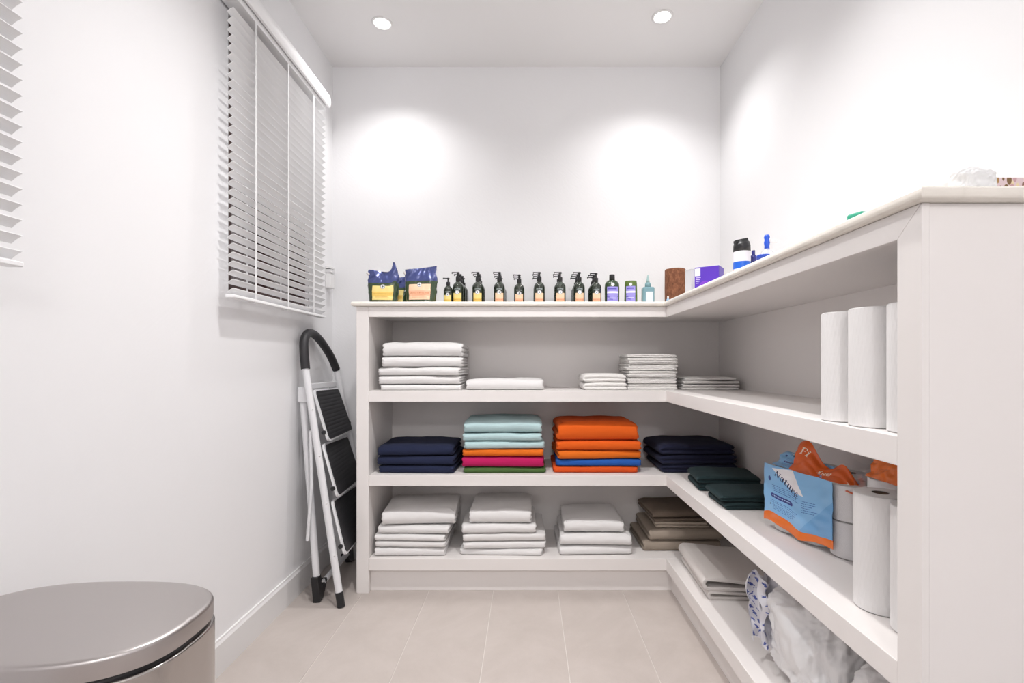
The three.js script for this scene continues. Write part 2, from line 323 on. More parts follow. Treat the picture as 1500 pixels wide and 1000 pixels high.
// ---------------------------------------------------------------- folded step ladder leaning on the left wall
{
  const t = thing('step_ladder', 'folded white step ladder with black treads and padded handle against wall', 'ladder', v3(-285, FL, 760));
  const r = 4.9 * U;
  const nf = v3(-258, -333, 681), nt = v3(-319, -8, 708), ff = v3(-262, -333, 836), ft = v3(-319, -8, 822);
  const cut = (a, b, k) => a.clone().lerp(b, k);
  part('front_rail', rod(cut(nf, nt, 0.03), nt, r), M.whiteMetal, t); part('front_rail', rod(cut(ff, ft, 0.03), ft, r), M.whiteMetal, t);
  const hp = [[-319, -8, 708], [-322, 16, 710], [-324, 34, 715], [-325, 44, 728], [-325, 45, 746], [-325, 38, 768], [-324, 25, 790], [-322, 10, 808], [-319, -10, 822]].map(q => v3(...q));
  part('handle', tube(hp, 6.2 * U, 60, 16), M.foam, t, 'black foam handle');
  const foot = (p, dir) => { const a = p.clone().addScaledVector(dir, 0.0), b = p.clone().addScaledVector(dir, 20 * U); return rod(a, b, 5.4 * U); };
  part('foot', foot(v3(-257.3, -336.6, 680.6), nt.clone().sub(nf).normalize()), M.black, t, 'black rubber foot');
  part('foot', foot(v3(-261.3, -336.6, 836), ft.clone().sub(ff).normalize()), M.black, t, 'black rubber foot');
  // rear legs, cross bar and their angled feet
  const rn = v3(-296, -334, 697), rt = v3(-326.5, -46, 716), fn = v3(-300, -334, 834), fr = v3(-326.5, -46, 816);
  part('rear_leg', rod(cut(rn, rt, 0.06), rt, r), M.whiteMetal, t); part('rear_leg', rod(cut(fn, fr, 0.06), fr, r), M.whiteMetal, t);
  for (const [a, b, s] of [[rn, rt, 1], [fn, fr, -1]]) {
    const dir = b.clone().sub(a).normalize();
    const wedge = new THREE.Shape(); wedge.moveTo(-5 * U, 0); wedge.lineTo(6 * U, 2 * U); wedge.lineTo(24 * U, 19 * U); wedge.lineTo(23 * U, 22 * U); wedge.lineTo(7 * U, 15 * U); wedge.lineTo(5 * U, 34 * U); wedge.lineTo(-5 * U, 34 * U); wedge.closePath();
    const g = new THREE.ExtrudeGeometry(wedge, { depth: 9 * U, bevelEnabled: true, bevelSize: 0.6 * U, bevelThickness: 0.6 * U, bevelSegments: 2 }); g.translate(0, 0.6 * U, -4.5 * U);
    g.rotateY(s > 0 ? Math.PI / 2 : -Math.PI / 2); g.rotateZ(0.1);
    g.translate(a.x, 0.2 * U, a.z);
    const f = part('foot', g, M.black, t, 'black angled foot');
    const sc = new THREE.SphereGeometry(1.5 * U, 12, 8); sc.translate(a.x + 5.2 * U, a.y + 25 * U, a.z); part('screw', sc, M.chrome, f);
  }
  part('cross_bar', rod(v3(-296.5, -318, 712), v3(-300.5, -318, 820), 4 * U), M.whiteMetal, t);
  // top bracket between the rails and side links
  part('top_bar', box(-323, -317, -38, -30, 712, 818, 0.8), M.whiteMetal, t);
  for (const D of [710, 820]) part('bracket', box(-330, -316, -56, -34, D - 1.2, D + 1.2, 0.4), M.whiteMetal, t);
  for (const [a, b] of [[v3(-309, -96, 702), v3(-310, -250, 694)], [v3(-309, -96, 824), v3(-310, -250, 830)]]) {
    part('side_link', rod(a, cut(a, b, 0.5).add(new THREE.Vector3(0.012, 0, 0)), 2.4 * U), M.whiteMetal, t);
    part('side_link', rod(cut(a, b, 0.5).add(new THREE.Vector3(0.012, 0, 0)), b, 2.4 * U), M.whiteMetal, t);
  }
  for (const k of [0.2, 0.42, 0.62, 0.82]) { const p = cut(nf, nt, k); const g = new THREE.SphereGeometry(1.3 * U, 10, 8); g.translate(p.x + 2.4 * U, p.y, p.z + 3.4 * U); part('rivet', g, M.chrome, t); }
  // three treads hanging in the plane of the rails; corners: top near, top far, bottom far, bottom near
  const TR = [
    [[-311, -40, 713], [-315, -42, 812], [-294, -112, 820], [-287, -112, 706]],
    [[-294, -117, 704], [-302, -122, 818], [-282, -193, 826], [-270, -190, 696]],
    [[-278, -196, 697], [-288, -204, 823], [-268, -272, 832], [-257, -269, 689]]];
  for (const c of TR) {
    const [a, b, d, e] = c.map(q => v3(...q));
    const nrm = b.clone().sub(a).cross(e.clone().sub(a)).normalize(); if (nrm.x < 0) nrm.negate();
    const ux = b.clone().sub(a), vy = e.clone().sub(a);
    const at = (s, v) => a.clone().lerp(b, s).lerp(e.clone().lerp(d, s), v);
    // rounded outline in (s, v)
    const outline = (m, rad) => { const pts = [], cs = [[m, m, 180], [1 - m, m, 270], [1 - m, 1 - m, 0], [m, 1 - m, 90]];
      for (const [cx, cy, a0] of cs) for (let k = 0; k <= 5; k++) { const an = (a0 + 90 * k / 5) * Math.PI / 180, ix = cx < 0.5 ? rad : -rad, iy = cy < 0.5 ? rad : -rad; pts.push(at(cx + ix * 0.6 + Math.cos(an) * rad * 0.6, cy + iy + Math.sin(an) * rad)); }
      return pts; };
    const slab = (pts, z0, z1) => { const n = pts.length, pos = [], uv = [], idx = [], cen = pts.reduce((q, p) => q.add(p), new THREE.Vector3()).multiplyScalar(1 / n);
      const put = (p, z) => { const w = p.clone().addScaledVector(nrm, z); pos.push(w.x, w.y, w.z); uv.push(p.z, p.y * 60); };
      pts.forEach(p => put(p, z0)); pts.forEach(p => put(p, z1)); put(cen, z0); put(cen, z1);
      for (let i = 0; i < n; i++) { const j = (i + 1) % n; idx.push(i, j, n + j, i, n + j, n + i, 2 * n, j, i, 2 * n + 1, n + i, n + j); }
      const g = new THREE.BufferGeometry(); g.setAttribute('position', new THREE.Float32BufferAttribute(pos, 3)); g.setAttribute('uv', new THREE.Float32BufferAttribute(uv, 2)); g.setIndex(idx);
      g.computeVertexNormals(); return toCreasedNormals(g, 0.5); };
    const step = part('step', slab(outline(-0.012, 0.1), 0, 3 * U), M.whiteMetal, t, 'white step frame');
    part('tread_mat', slab(outline(0.018, 0.09), 3 * U, 4 * U), M.tread, step, 'black ribbed rubber mat');
    for (const q of [at(-0.03, 0.82), at(1.03, 0.82)]) { const g = new THREE.CylinderGeometry(3 * U, 3 * U, 3 * U, 14); g.rotateX(Math.PI / 2); g.translate(q.x, q.y, q.z); part('pivot_cap', g, M.black, step); }
  }
}

// ---------------------------------------------------------------- steel bin
{
  const cX = -238, cD = 254, hw = 66, hd = 43, top = -131;
  const sup = (k, inset = 0) => { const a = k * TAU, n = 2 / 2.75, c = Math.cos(a), s = Math.sin(a); return [cX + Math.sign(c) * Math.pow(Math.abs(c), n) * (hw - inset), cD + Math.sign(s) * Math.pow(Math.abs(s), n) * (hd - inset)]; };
  const ringed = (levels) => { const N = 96; const g = gridSurface(N, levels.length - 1, (u, v) => { const [ins, Y] = levels[Math.round(v * (levels.length - 1))]; const [X, D] = sup(1 - u, ins); return v3(X, Y, D); }); return g; };
  const t = thing('pedal_bin', 'brushed steel pedal bin with a flat rounded lid below the near blind', 'bin', v3(cX, FL, cD));
  const dome = [[43, top + 1.6], [38, top + 1.55], [30, top + 1.4], [20, top + 1.1], [10, top + 0.6], [3, top + 0.1], [1.2, top - 0.2], [0.4, top - 0.9], [0, top - 2], [0, top - 9.5], [0.6, top - 10], [2, top - 10]];
  part('lid', mergeVertices(ringed(dome)), M.steelLid, t, 'brushed steel lid');
  part('gasket', ringed([[2, top - 9.8], [1.6, top - 10], [1.6, top - 12.5], [3, top - 12.6]]), M.black, t, 'black rubber seam');
  part('body', ringed([[3, top - 12.4], [0.6, top - 12.5], [-0.6, top - 13.4], [-0.6, FL + 8], [1, FL + 7], [4, FL + 7]]), M.steel, t, 'brushed steel body');
  part('base', ringed([[40, FL + 7.2], [1.5, FL + 7.2], [1.5, FL + 0.4], [3, FL], [42, FL]]), M.black, t);
  part('pedal', box(cX - 14, cX + 14, FL + 1, FL + 4, cD - hd - 14, cD - hd + 4, 1), M.steel, t);
}

// ---------------------------------------------------------------- folded linen
// closed lofted slab: plan is a rounded rectangle w x dep (x right, +z towards the room), layered at the sides and rounded at the fold
function linen(w, dep, h, o = {}) {
  const { layers = 2, seed = 1, lump = 1, lumpBottom = 0, fold = 'front', plump = 0.5, corner = 0.06, messy = 0.6, taper = 0 } = o;
  const N = o.N || 72, hw = w / 2, hd = dep / 2, cr = Math.min(w, dep) * corner, pts = [];
  // outline by arc length, denser at the corners
  const segs = [[hw - cr, -hd, hw - cr, -hd + cr, -90], [hw, hd - cr, hw - cr, hd - cr, 0], [-hw + cr, hd, -hw + cr, hd - cr, 90], [-hw, -hd + cr, -hw + cr, -hd + cr, 180]];
  const per = N / 4;
  for (let c = 0; c < 4; c++) {
    const [, , cx, cz, a0] = segs[c], nxt = segs[(c + 1) % 4];
    const arc = Math.floor(per * 0.35), line = per - arc;
    for (let k = 0; k < arc; k++) { const a = (a0 + 90 * k / arc) * Math.PI / 180; pts.push([cx + Math.cos(a) * cr, cz + Math.sin(a) * cr, Math.cos(a), Math.sin(a)]); }
    const ae = (a0 + 90) * Math.PI / 180, x0 = cx + Math.cos(ae) * cr, z0 = cz + Math.sin(ae) * cr, x1 = nxt[2] + Math.cos(ae) * cr, z1 = nxt[3] + Math.sin(ae) * cr;
    for (let k = 0; k < line; k++) { const q = k / line; pts.push([x0 + (x1 - x0) * q, z0 + (z1 - z0) * q, Math.cos(ae), Math.sin(ae)]); }
  }
  const wave = (x, z, s, amp) => amp * (nz(x * 9 + s * 3.1, z * 9, s) + 0.5 * nz(x * 23, z * 23 + s, s * 2.7));
  const K = layers * 6, rings = [];
  const foldW = (nx, nzv) => { const d = { front: nzv, back: -nzv, left: -nx, right: nx }[fold] ?? -1; return THREE.MathUtils.smoothstep(d, 0.3, 0.9); };
  const P = (p, ins, y, s) => { const k = Math.max(0, 1 - ins / Math.min(hw, hd)); return [(p[0] - p[2] * 0) * (1 - ins / hw), p[1] * (1 - ins / hd), y]; };
  const pos = [], add = (x, y, z) => { pos.push(x, y, z); };
  const capS = [0.12, 0.35, 0.6, 0.8, 0.93];
  const rows = [];
  const droop = o.droop ?? 1.2 * U;
  const edge = (x, z) => Math.pow(Math.abs(x) / hw, 4) * 0.8 + Math.pow(Math.abs(z) / hd, 4) * 0.7;
  const yTop = (x, z) => h - lump * 0.4 + Math.min(lump * 0.4, wave(x, z, seed + 1, lump)) - droop * edge(x, z), yBot = (x, z) => Math.max(0, wave(x, z, seed + 40, lumpBottom) + 0.2 * lumpBottom);
  const eR = Math.min(h * 0.5, h * plump);
  for (let k = 0; k <= K; k++) {
    const t = k / K, ly = t * layers, lt = (ly - Math.floor(Math.min(ly, layers - 1e-6))) * 2 - 1, li = Math.min(layers - 1, Math.floor(ly - 1e-6));
    rows.push(pts.map((p) => {
      const f = foldW(p[2], p[3]), gR = Math.min(h / layers * 0.5, h * 0.3);
      const e = 2 * t - 1, rnd1 = eR * (1 - Math.sqrt(Math.max(0, 1 - e * e)));
      const lay = gR * (1 - Math.sqrt(Math.max(0, 1 - lt * lt))) + messy * 0.004 * (0.5 + 0.5 * nz(li * 7.7 + seed, p[0] * 6, p[1] * 6 + li * 3)) * 2;
      let ins = f * rnd1 + (1 - f) * lay + (1 - t) * 0 + 0.0022 * nz(p[0] * 25 + seed, t * 2, p[1] * 25);
      const x = p[0] * (1 - taper * t) - p[2] * ins, z = p[1] * (1 - taper * t * 0.3) - p[3] * ins;
      return [x, yBot(x, z) * (1 - t) + yTop(x, z) * t, z];
    }));
  }
  const first = rows[0], lastRow = rows[rows.length - 1];
  for (const s of [...capS].reverse()) { rows.push(lastRow.map(q => { const x = q[0] * s, z = q[2] * s; return [x, yTop(x, z), z]; })); rows.unshift(first.map(q => { const x = q[0] * s, z = q[2] * s; return [x, yBot(x, z), z]; })); }
  const n = pts.length, idx = [];
  add(0, yBot(0, 0), 0); rows.forEach(r => r.forEach(q => add(...q))); add(0, yTop(0, 0), 0);
  const at = (j, i) => 1 + j * n + (i % n), last = 1 + rows.length * n;
  for (let i = 0; i < n; i++) idx.push(0, at(0, i), at(0, i + 1));
  for (let j = 0; j < rows.length - 1; j++) for (let i = 0; i < n; i++) { const a = at(j, i), b = at(j, i + 1), c = at(j + 1, i), d = at(j + 1, i + 1); idx.push(a, d, b, a, c, d); }
  for (let i = 0; i < n; i++) idx.push(last, at(rows.length - 1, i + 1), at(rows.length - 1, i));
  const g = new THREE.BufferGeometry(); g.setAttribute('position', new THREE.Float32BufferAttribute(pos, 3)); g.setIndex(idx); g.computeVertexNormals();
  if (o.turn) g.rotateY(o.turn);
  return planarUV(g);
}
const NTH = ['first', 'second', 'third', 'fourth', 'fifth', 'sixth', 'seventh', 'eighth', 'ninth', 'tenth', 'eleventh'];
const ORD = NTH.map((q, i) => i ? q + ' from the top' : 'topmost');
// items listed top to bottom: [height, material, width, depth, shift X, shift D, options]
function stack(name, category, X, Y, D, items, labelOf, group, base = {}) {
  const hs = items.map(i => i[0]); let y = Y;
  for (let k = items.length - 1; k >= 0; k--) {
    const [h, mat, w, dep, sx = 0, sd = 0, o = {}] = items[k];
    const g = linen(w * U, dep * U, (h - 0.15) * U, { seed: 3.7 * k + X * 0.13 + Y * 0.07, lump: (k === 0 ? 2.2 : 1.3) * U * Math.min(1, h / 12), droop: (k === 0 ? 2.4 : 1.0) * U * Math.min(1, h / 14), turn: 0.09 * nz(k * 2.7 + X * 0.31, Y, 4), lumpBottom: k === items.length - 1 ? 0 : 0.4 * U * Math.min(1, h / 12), ...base, ...o });
    single(name, g, mat, v3(X + sx + 3.4 * nz(k * 3.1, X * 0.17, 9), y + 0.05, D + sd + 1.5 * nz(X * 0.21, k * 1.9, 2)), labelOf(k, items.length), category, group);
    y += h;
  }
}
// --- top shelf
stack('bath_towel', 'towel', -160, -40, 783, [[23, T.white, 122, 106, 1, 2], [15.4, T.white, 122, 106, 1, 0], [13, T.white, 124, 108], [13, T.white, 124, 108, -1, 1], [9, T.white, 122, 106]].map(a => a),
  k => 'thick white bath towel, ' + ORD[k] + ' of five on the upper shelf', 'white bath towels on the upper shelf', { layers: 3, plump: 0.42, messy: 0.5 });
stack('bath_towel', 'towel', -32, -40, 786, [[18, T.white, 119, 104]], () => 'single flat white towel lying alone between stacks on the upper shelf', null, { layers: 2, plump: 0.4 });
stack('hand_cloth', 'cloth', 117, -40, 768, [[13, T.napkin, 66, 66, -2, 0], [12, T.napkin, 66, 68, 1, 0]], k => (k ? 'lower' : 'upper') + ' of two folded white hand cloths beside the tall napkin pile', 'hand cloths on the upper shelf', { layers: 2, plump: 0.45, fold: 'left' });
{
  const items = []; for (let k = 0; k < 11; k++) items.push([k === 0 ? 5.6 : 4.9, T.napkin, 76 + 3 * nz(k, 2, 3), 76, 1.6 * nz(k * 2.3, 1, 0), 1.5 * nz(0, k * 1.7, 2), { turn: 0.05 * nz(k * 1.3, 5, 5) }]);
  stack('napkin', 'napkin', 189, -40, 776, items, k => 'thin white napkin, ' + ORD[k] + ' of the tall pile in the shelf corner', 'napkins in the tall pile', { layers: 2, N: 48, messy: 0.8, fold: 'right' });
  stack('napkin', 'napkin', 278, -40, 782, [[6, T.napkin, 84, 82, -3, 3, { turn: 0.08 }], [5, T.napkin, 88, 84, 0, 0], [4.6, T.napkin, 88, 84, 1, 0], [4.6, T.napkin, 88, 84]], k => 'thin white napkin, ' + ORD[k] + ' of the low pile by the right wall', 'napkins in the low pile', { layers: 2, N: 48, messy: 0.8, lump: 1.1 * U });
}
// --- middle shelf
stack('folded_towel', 'towel', -166, -164, 784, [[17, T.navy, 116, 102, -1, 0, { lump: 1.6 * U }], [13.5, T.navy, 118, 104], [12, T.navy, 116, 104, 2, 0]], k => 'navy blue towel, ' + ORD[k] + ' of three beside the left side panel', 'navy towels beside the side panel', { layers: 2, plump: 0.45 });
{
  const nm = ['pale aqua', 'pale aqua', 'pale aqua', 'orange', 'magenta', 'olive green'];
  stack('folded_towel', 'towel', -36, -164, 787, [[20, T.sky, 120, 104, -2, 0, { lump: 1.8 * U }], [12, T.sky, 121, 105, -1, 0], [12, T.sky, 123, 106, 1, 0], [11, T.amber, 124, 106, 0, 0], [16.5, T.pink, 125, 107, 1, 0, { layers: 2 }], [8.5, T.green, 126, 107, 1, 0, { layers: 1 }]],
    k => (k < 3 ? nm[k] + ' towel, ' + ORD[k] + ' of the many-coloured stack' : nm[k] + ' towel in the stack topped with pale aqua towels'), 'many-coloured towel stack', { layers: 2, plump: 0.42 });
  stack('folded_towel', 'towel', 107, -164, 788, [[29, T.orange, 128, 104, -1, 0, { plump: 0.35, taper: 0.05, layers: 2, lump: 1.4 * U }], [14.5, T.orange, 130, 105, 2, 0], [13, T.amber, 128, 104, 1, 0], [10.5, T.blue, 130, 105, 0, 0], [10, T.rust, 129, 106, -2, 0]],
    k => ['thick orange towel, topmost of the orange stack', 'orange towel, second from the top of the orange stack', 'amber orange towel lying on the bright blue towel', 'bright blue towel within the orange towel stack', 'red orange towel at the bottom, under the bright blue towel'][k], 'orange towel stack', { layers: 2, plump: 0.42 });
  stack('folded_towel', 'towel', 258, -164, 785, [[17, T.navyDeep, 116, 100, -2, 0, { lump: 2 * U }], [14, T.navyDeep, 118, 102, -1, 0], [13, T.navyDeep, 116, 102, 1, 0]], k => 'very dark navy towel, ' + ORD[k] + ' of three in the shelf corner', 'navy towels in the corner', { layers: 2, plump: 0.5, fold: 'left' });
}
stack('hand_towel', 'towel', 262, -164, 657, [[11, T.teal, 80, 66, 0, 0, { turn: -0.12, lump: 1.4 * U }], [10, T.teal, 80, 64, 1, 1, { turn: -0.1 }]], k => (k ? 'lower' : 'upper') + ' dark teal hand towel of the pair beside the corner navy stack', 'dark teal hand towels', { layers: 2, fold: 'left', plump: 0.5 });
stack('hand_towel', 'towel', 266, -164, 577, [[9, T.teal, 90, 58, -2, 0, { turn: -0.05, lump: 1.2 * U }], [8.5, T.teal, 90, 58, 1, 0]], k => (k ? 'lower' : 'upper') + ' dark teal hand towel of the pair beside the blue toilet paper pack', 'dark teal hand towels', { layers: 2, fold: 'left', plump: 0.5 });
// --- bottom shelf
stack('bath_towel', 'towel', -172, -286, 778, [[24, T.white, 113, 98, 8, 4, { turn: 0.06, lump: 2 * U, layers: 3 }], [12, T.white, 110, 98, 3, 2], [10, T.white, 109, 100, -1, 0], [9, T.white2, 108, 100, 0, 0], [13, T.white, 108, 102, -3, 0]], k => 'white bath towel, ' + ORD[k] + ' of five, lowest shelf beside side panel', 'white towels by the side panel', { layers: 2, plump: 0.45, messy: 0.8 });
stack('bath_towel', 'towel', -37, -286, 784, [[22, T.white, 96, 104, -4, 2, { layers: 3 }], [14, T.white, 114, 104, -6, 0], [11.5, T.white2, 126, 106, 2, 0], [11, T.white, 126, 106, 2, 0], [10, T.white, 126, 106, 1, 0]], k => 'white bath towel, ' + ORD[k] + ' of the tall five-towel stack on the lowest shelf', 'white towels in the tall low stack', { layers: 2, plump: 0.35, messy: 0.7 });
stack('bath_towel', 'towel', 103, -286, 784, [[20, T.white, 94, 98, -2, 3, { plump: 0.5 }], [17, T.white, 110, 104, 1, 0], [14, T.white, 112, 106, -2, 0]], k => 'white bath towel, ' + ORD[k] + ' of three beside the taupe cloths', 'white towels beside the taupe cloths', { layers: 2, plump: 0.5, messy: 0.8 });
stack('table_cloth', 'cloth', 238, -286, 796, [[13, T.taupeDark, 92, 82, -2, 4, { lump: 2.2 * U, turn: 0.06 }], [5, T.taupeDark, 88, 82, -1, 2], [4.5, T.taupePale, 84, 80, 1, 0], [4.5, T.taupePale, 84, 80, 2, 0], [17, T.taupe, 116, 98, 4, 0, { plump: 0.5 }], [16, T.taupe, 122, 98, -2, 0]],
  k => ['dark brown cloth, topmost of the taupe stack', 'dark brown cloth under the topmost brown cloth of the stack', 'thin pale taupe cloth, the upper of a pair under the brown cloths', 'thin pale taupe cloth, the lower of a pair under the brown cloths', 'thick taupe cloth, the upper of two below the thin cloths', 'thick taupe cloth at the bottom of the stack in the corner'][k], 'taupe cloths on the lowest shelf', { layers: 2, messy: 0.9, plump: 0.4 });
// two bath mats folded over on the left, their layered ends facing the room
{
  const matShape = (W, t, gap, sag) => {
    const up = [], n = 18, R = t + gap / 2, mid = [];
    for (let i = 0; i <= n; i++) { const q = i / n; mid.push([W * (1 - q), R + t * 0.5 + gap * 0.5 * (1 - Math.pow(1 - q, 0.7)) * 0.5 - sag * Math.sin(q * 2.6)]); }
    const rr = R - t * 0.5;
    const path = [];
    for (let i = 0; i <= n; i++) { const q = i / n, x = W * (1 - q) + rr * q * 0; path.push([Math.max(x, 0), t * 0.5 + 2 * rr * (0.35 + 0.65 * THREE.MathUtils.smoothstep(q, 0.05, 1)) + t * 0.65 * (1 - THREE.MathUtils.smoothstep(q, 0.05, 1))]); }
    for (let i = 1; i < 10; i++) { const a = Math.PI * i / 10; path.push([-Math.sin(a) * rr, t * 0.5 + rr + Math.cos(a) * rr]); }
    for (let i = 0; i <= n; i++) path.push([W * i / n, t * 0.5]);
    const L1 = [], L2 = [];
    for (let i = 0; i < path.length; i++) { const a = path[Math.max(0, i - 1)], b = path[Math.min(path.length - 1, i + 1)], dx = b[0] - a[0], dy = b[1] - a[1], l = Math.hypot(dx, dy); L1.push([path[i][0] - dy / l * t * 0.47, path[i][1] + dx / l * t * 0.47]); L2.push([path[i][0] + dy / l * t * 0.47, path[i][1] - dx / l * t * 0.47]); }
    const s = new THREE.Shape(); [...L1, ...L2.reverse()].forEach(([x, y], i) => i ? s.lineTo(x * U, y * U) : s.moveTo(x * U, y * U)); s.closePath(); return s;
  };
  const mk = (W, len, t, gap) => { const g = new THREE.ExtrudeGeometry(matShape(W, t, gap, 0), { depth: len * U, steps: 10, bevelEnabled: true, bevelSize: 0.25 * U, bevelThickness: 0.5 * U, bevelSegments: 2 }); g.translate(0, 0.3 * U, -len * U / 2); return planarUV(toCreasedNormals(g, 0.7)); };
  let y = -286;
  [[72, 112, 3.4, 3.6, 'lower'], [76, 116, 3.9, 7.5, 'upper']].forEach(([W, len, t, gap, w], i) => {
    const m = single('bath_mat', mk(W, len, t, gap), T.mat, v3(225 + (i ? -2 : 0), y + 0.2, 650 + (i ? 2 : 0)), w + ' of two folded beige bath mats in front of the taupe stack', 'bath mat', 'folded beige bath mats');
    m.rotation.y = -0.03 - 0.03 * i; y += 2 * t + gap + 0.7;
  });
}

// ---------------------------------------------------------------- paper rolls
const rollGeo = (r, h, hole) => lathe([[hole, 0.1 * U], [r - 0.8 * U, 0], [r, 0.8 * U], [r, h - 0.8 * U], [r - 0.8 * U, h], [hole, h - 0.1 * U]], 48);
function kitchenRoll(X, Y, D, label, r = 14.2, h = 75) {
  const t = thing('kitchen_roll', label, 'paper roll', v3(X, Y, D), 'kitchen rolls on the right unit');
  const g = rollGeo(r * U, h * U, 5 * U); const uv = g.attributes.uv; for (let i = 0; i < uv.count; i++) uv.setXY(i, uv.getX(i) * 0.3, uv.getY(i) * 0.24);
  local('paper', g, M.paper, t);
  local('core', lathe([[4.3 * U, 0.1 * U], [5.02 * U, 0.1 * U], [5.02 * U, (h - 0.4) * U], [4.3 * U, (h - 0.4) * U], [4.3 * U, 0.1 * U]], 32), M.card, t, 'brown cardboard core');
}
kitchenRoll(221, -39.9, 342, 'white kitchen roll on the upper shelf, furthest from the end panel');
kitchenRoll(221, -39.9, 312.5, 'white kitchen roll on the upper shelf, between two others');
kitchenRoll(223, -39.9, 284, 'white kitchen roll on the upper shelf against the end panel', 12.4);
kitchenRoll(238, -163.9, 331, 'white kitchen roll on the middle shelf beside the toilet paper pack', 15.5, 77);
kitchenRoll(240, -163.9, 299, 'white kitchen roll on the middle shelf against the end panel', 15.5, 77);

// ---------------------------------------------------------------- packs of toilet paper
const packTex = canvasTex(1024, 640, (c, w, h) => {
  c.fillStyle = '#86bdea'; c.fillRect(0, 0, w, h);
  c.fillStyle = '#6fabdf'; c.beginPath(); c.moveTo(w * 0.55, h); c.lineTo(w, h * 0.35); c.lineTo(w, h); c.fill();
  c.fillStyle = '#f4f2f6'; c.beginPath(); c.moveTo(150, 40); c.lineTo(470, 0); c.lineTo(640, 250); c.lineTo(430, 235); c.closePath(); c.fill();
  c.save(); c.translate(215, 75); c.rotate(0.5); c.fillStyle = '#1b2350'; c.font = 'bold 110px serif'; c.fillText('Naturé', 0, 55); c.restore();
  c.fillStyle = '#27408c'; c.beginPath(); c.ellipse(105, 190, 24, 34, 0, 0, TAU); c.fill();
  const lines = (x, y, n, l, s) => { for (let i = 0; i < n; i++) { let q = x + (i % 2) * 8; while (q < x + l - (i * 17) % 60) { const k = 16 + ((q * 7 + i * 31) % 30); c.fillRect(q, y + i * s, k, 7); q += k + 9; } } };
  c.fillStyle = '#2f5fae'; lines(150, 265, 4, 420, 24); lines(600, 300, 6, 190, 24); lines(120, 470, 2, 430, 22);
  c.fillStyle = '#1d2f86'; c.beginPath(); c.roundRect(130, 380, 330, 52, 24); c.fill();
  c.fillStyle = '#b8d2f2'; for (let i = 0; i < 9; i++) c.fillRect(160 + i * 30, 398, 20, 14);
  c.fillStyle = '#1c2f6c'; c.beginPath(); c.moveTo(120, 540); c.lineTo(150, 540); c.lineTo(135, 512); c.fill();
  c.fillStyle = '#3d6fb6'; lines(170, 520, 4, 330, 20);
});
const orangeTex = canvasTex(512, 256, (c, w, h) => {
  c.fillStyle = '#e8610a'; c.fillRect(0, 0, w, h); c.fillStyle = '#ffe9d6';
  c.font = 'bold italic 74px serif'; c.fillText('Fi', 30, 110); c.fillText('ise', 200, 150); c.fillText('R', 410, 170);
});
const packMat = phys(L(1, 1, 1), 0.28, { map: packTex, clearcoat: 0.5, clearcoatRoughness: 0.25 });
const orangeMat = phys(L(1, 1, 1), 0.3, { map: orangeTex, clearcoat: 0.4 });
const orangePlain = phys(L(0.83, 0.17, 0.01), 0.3, { clearcoat: 0.4 });
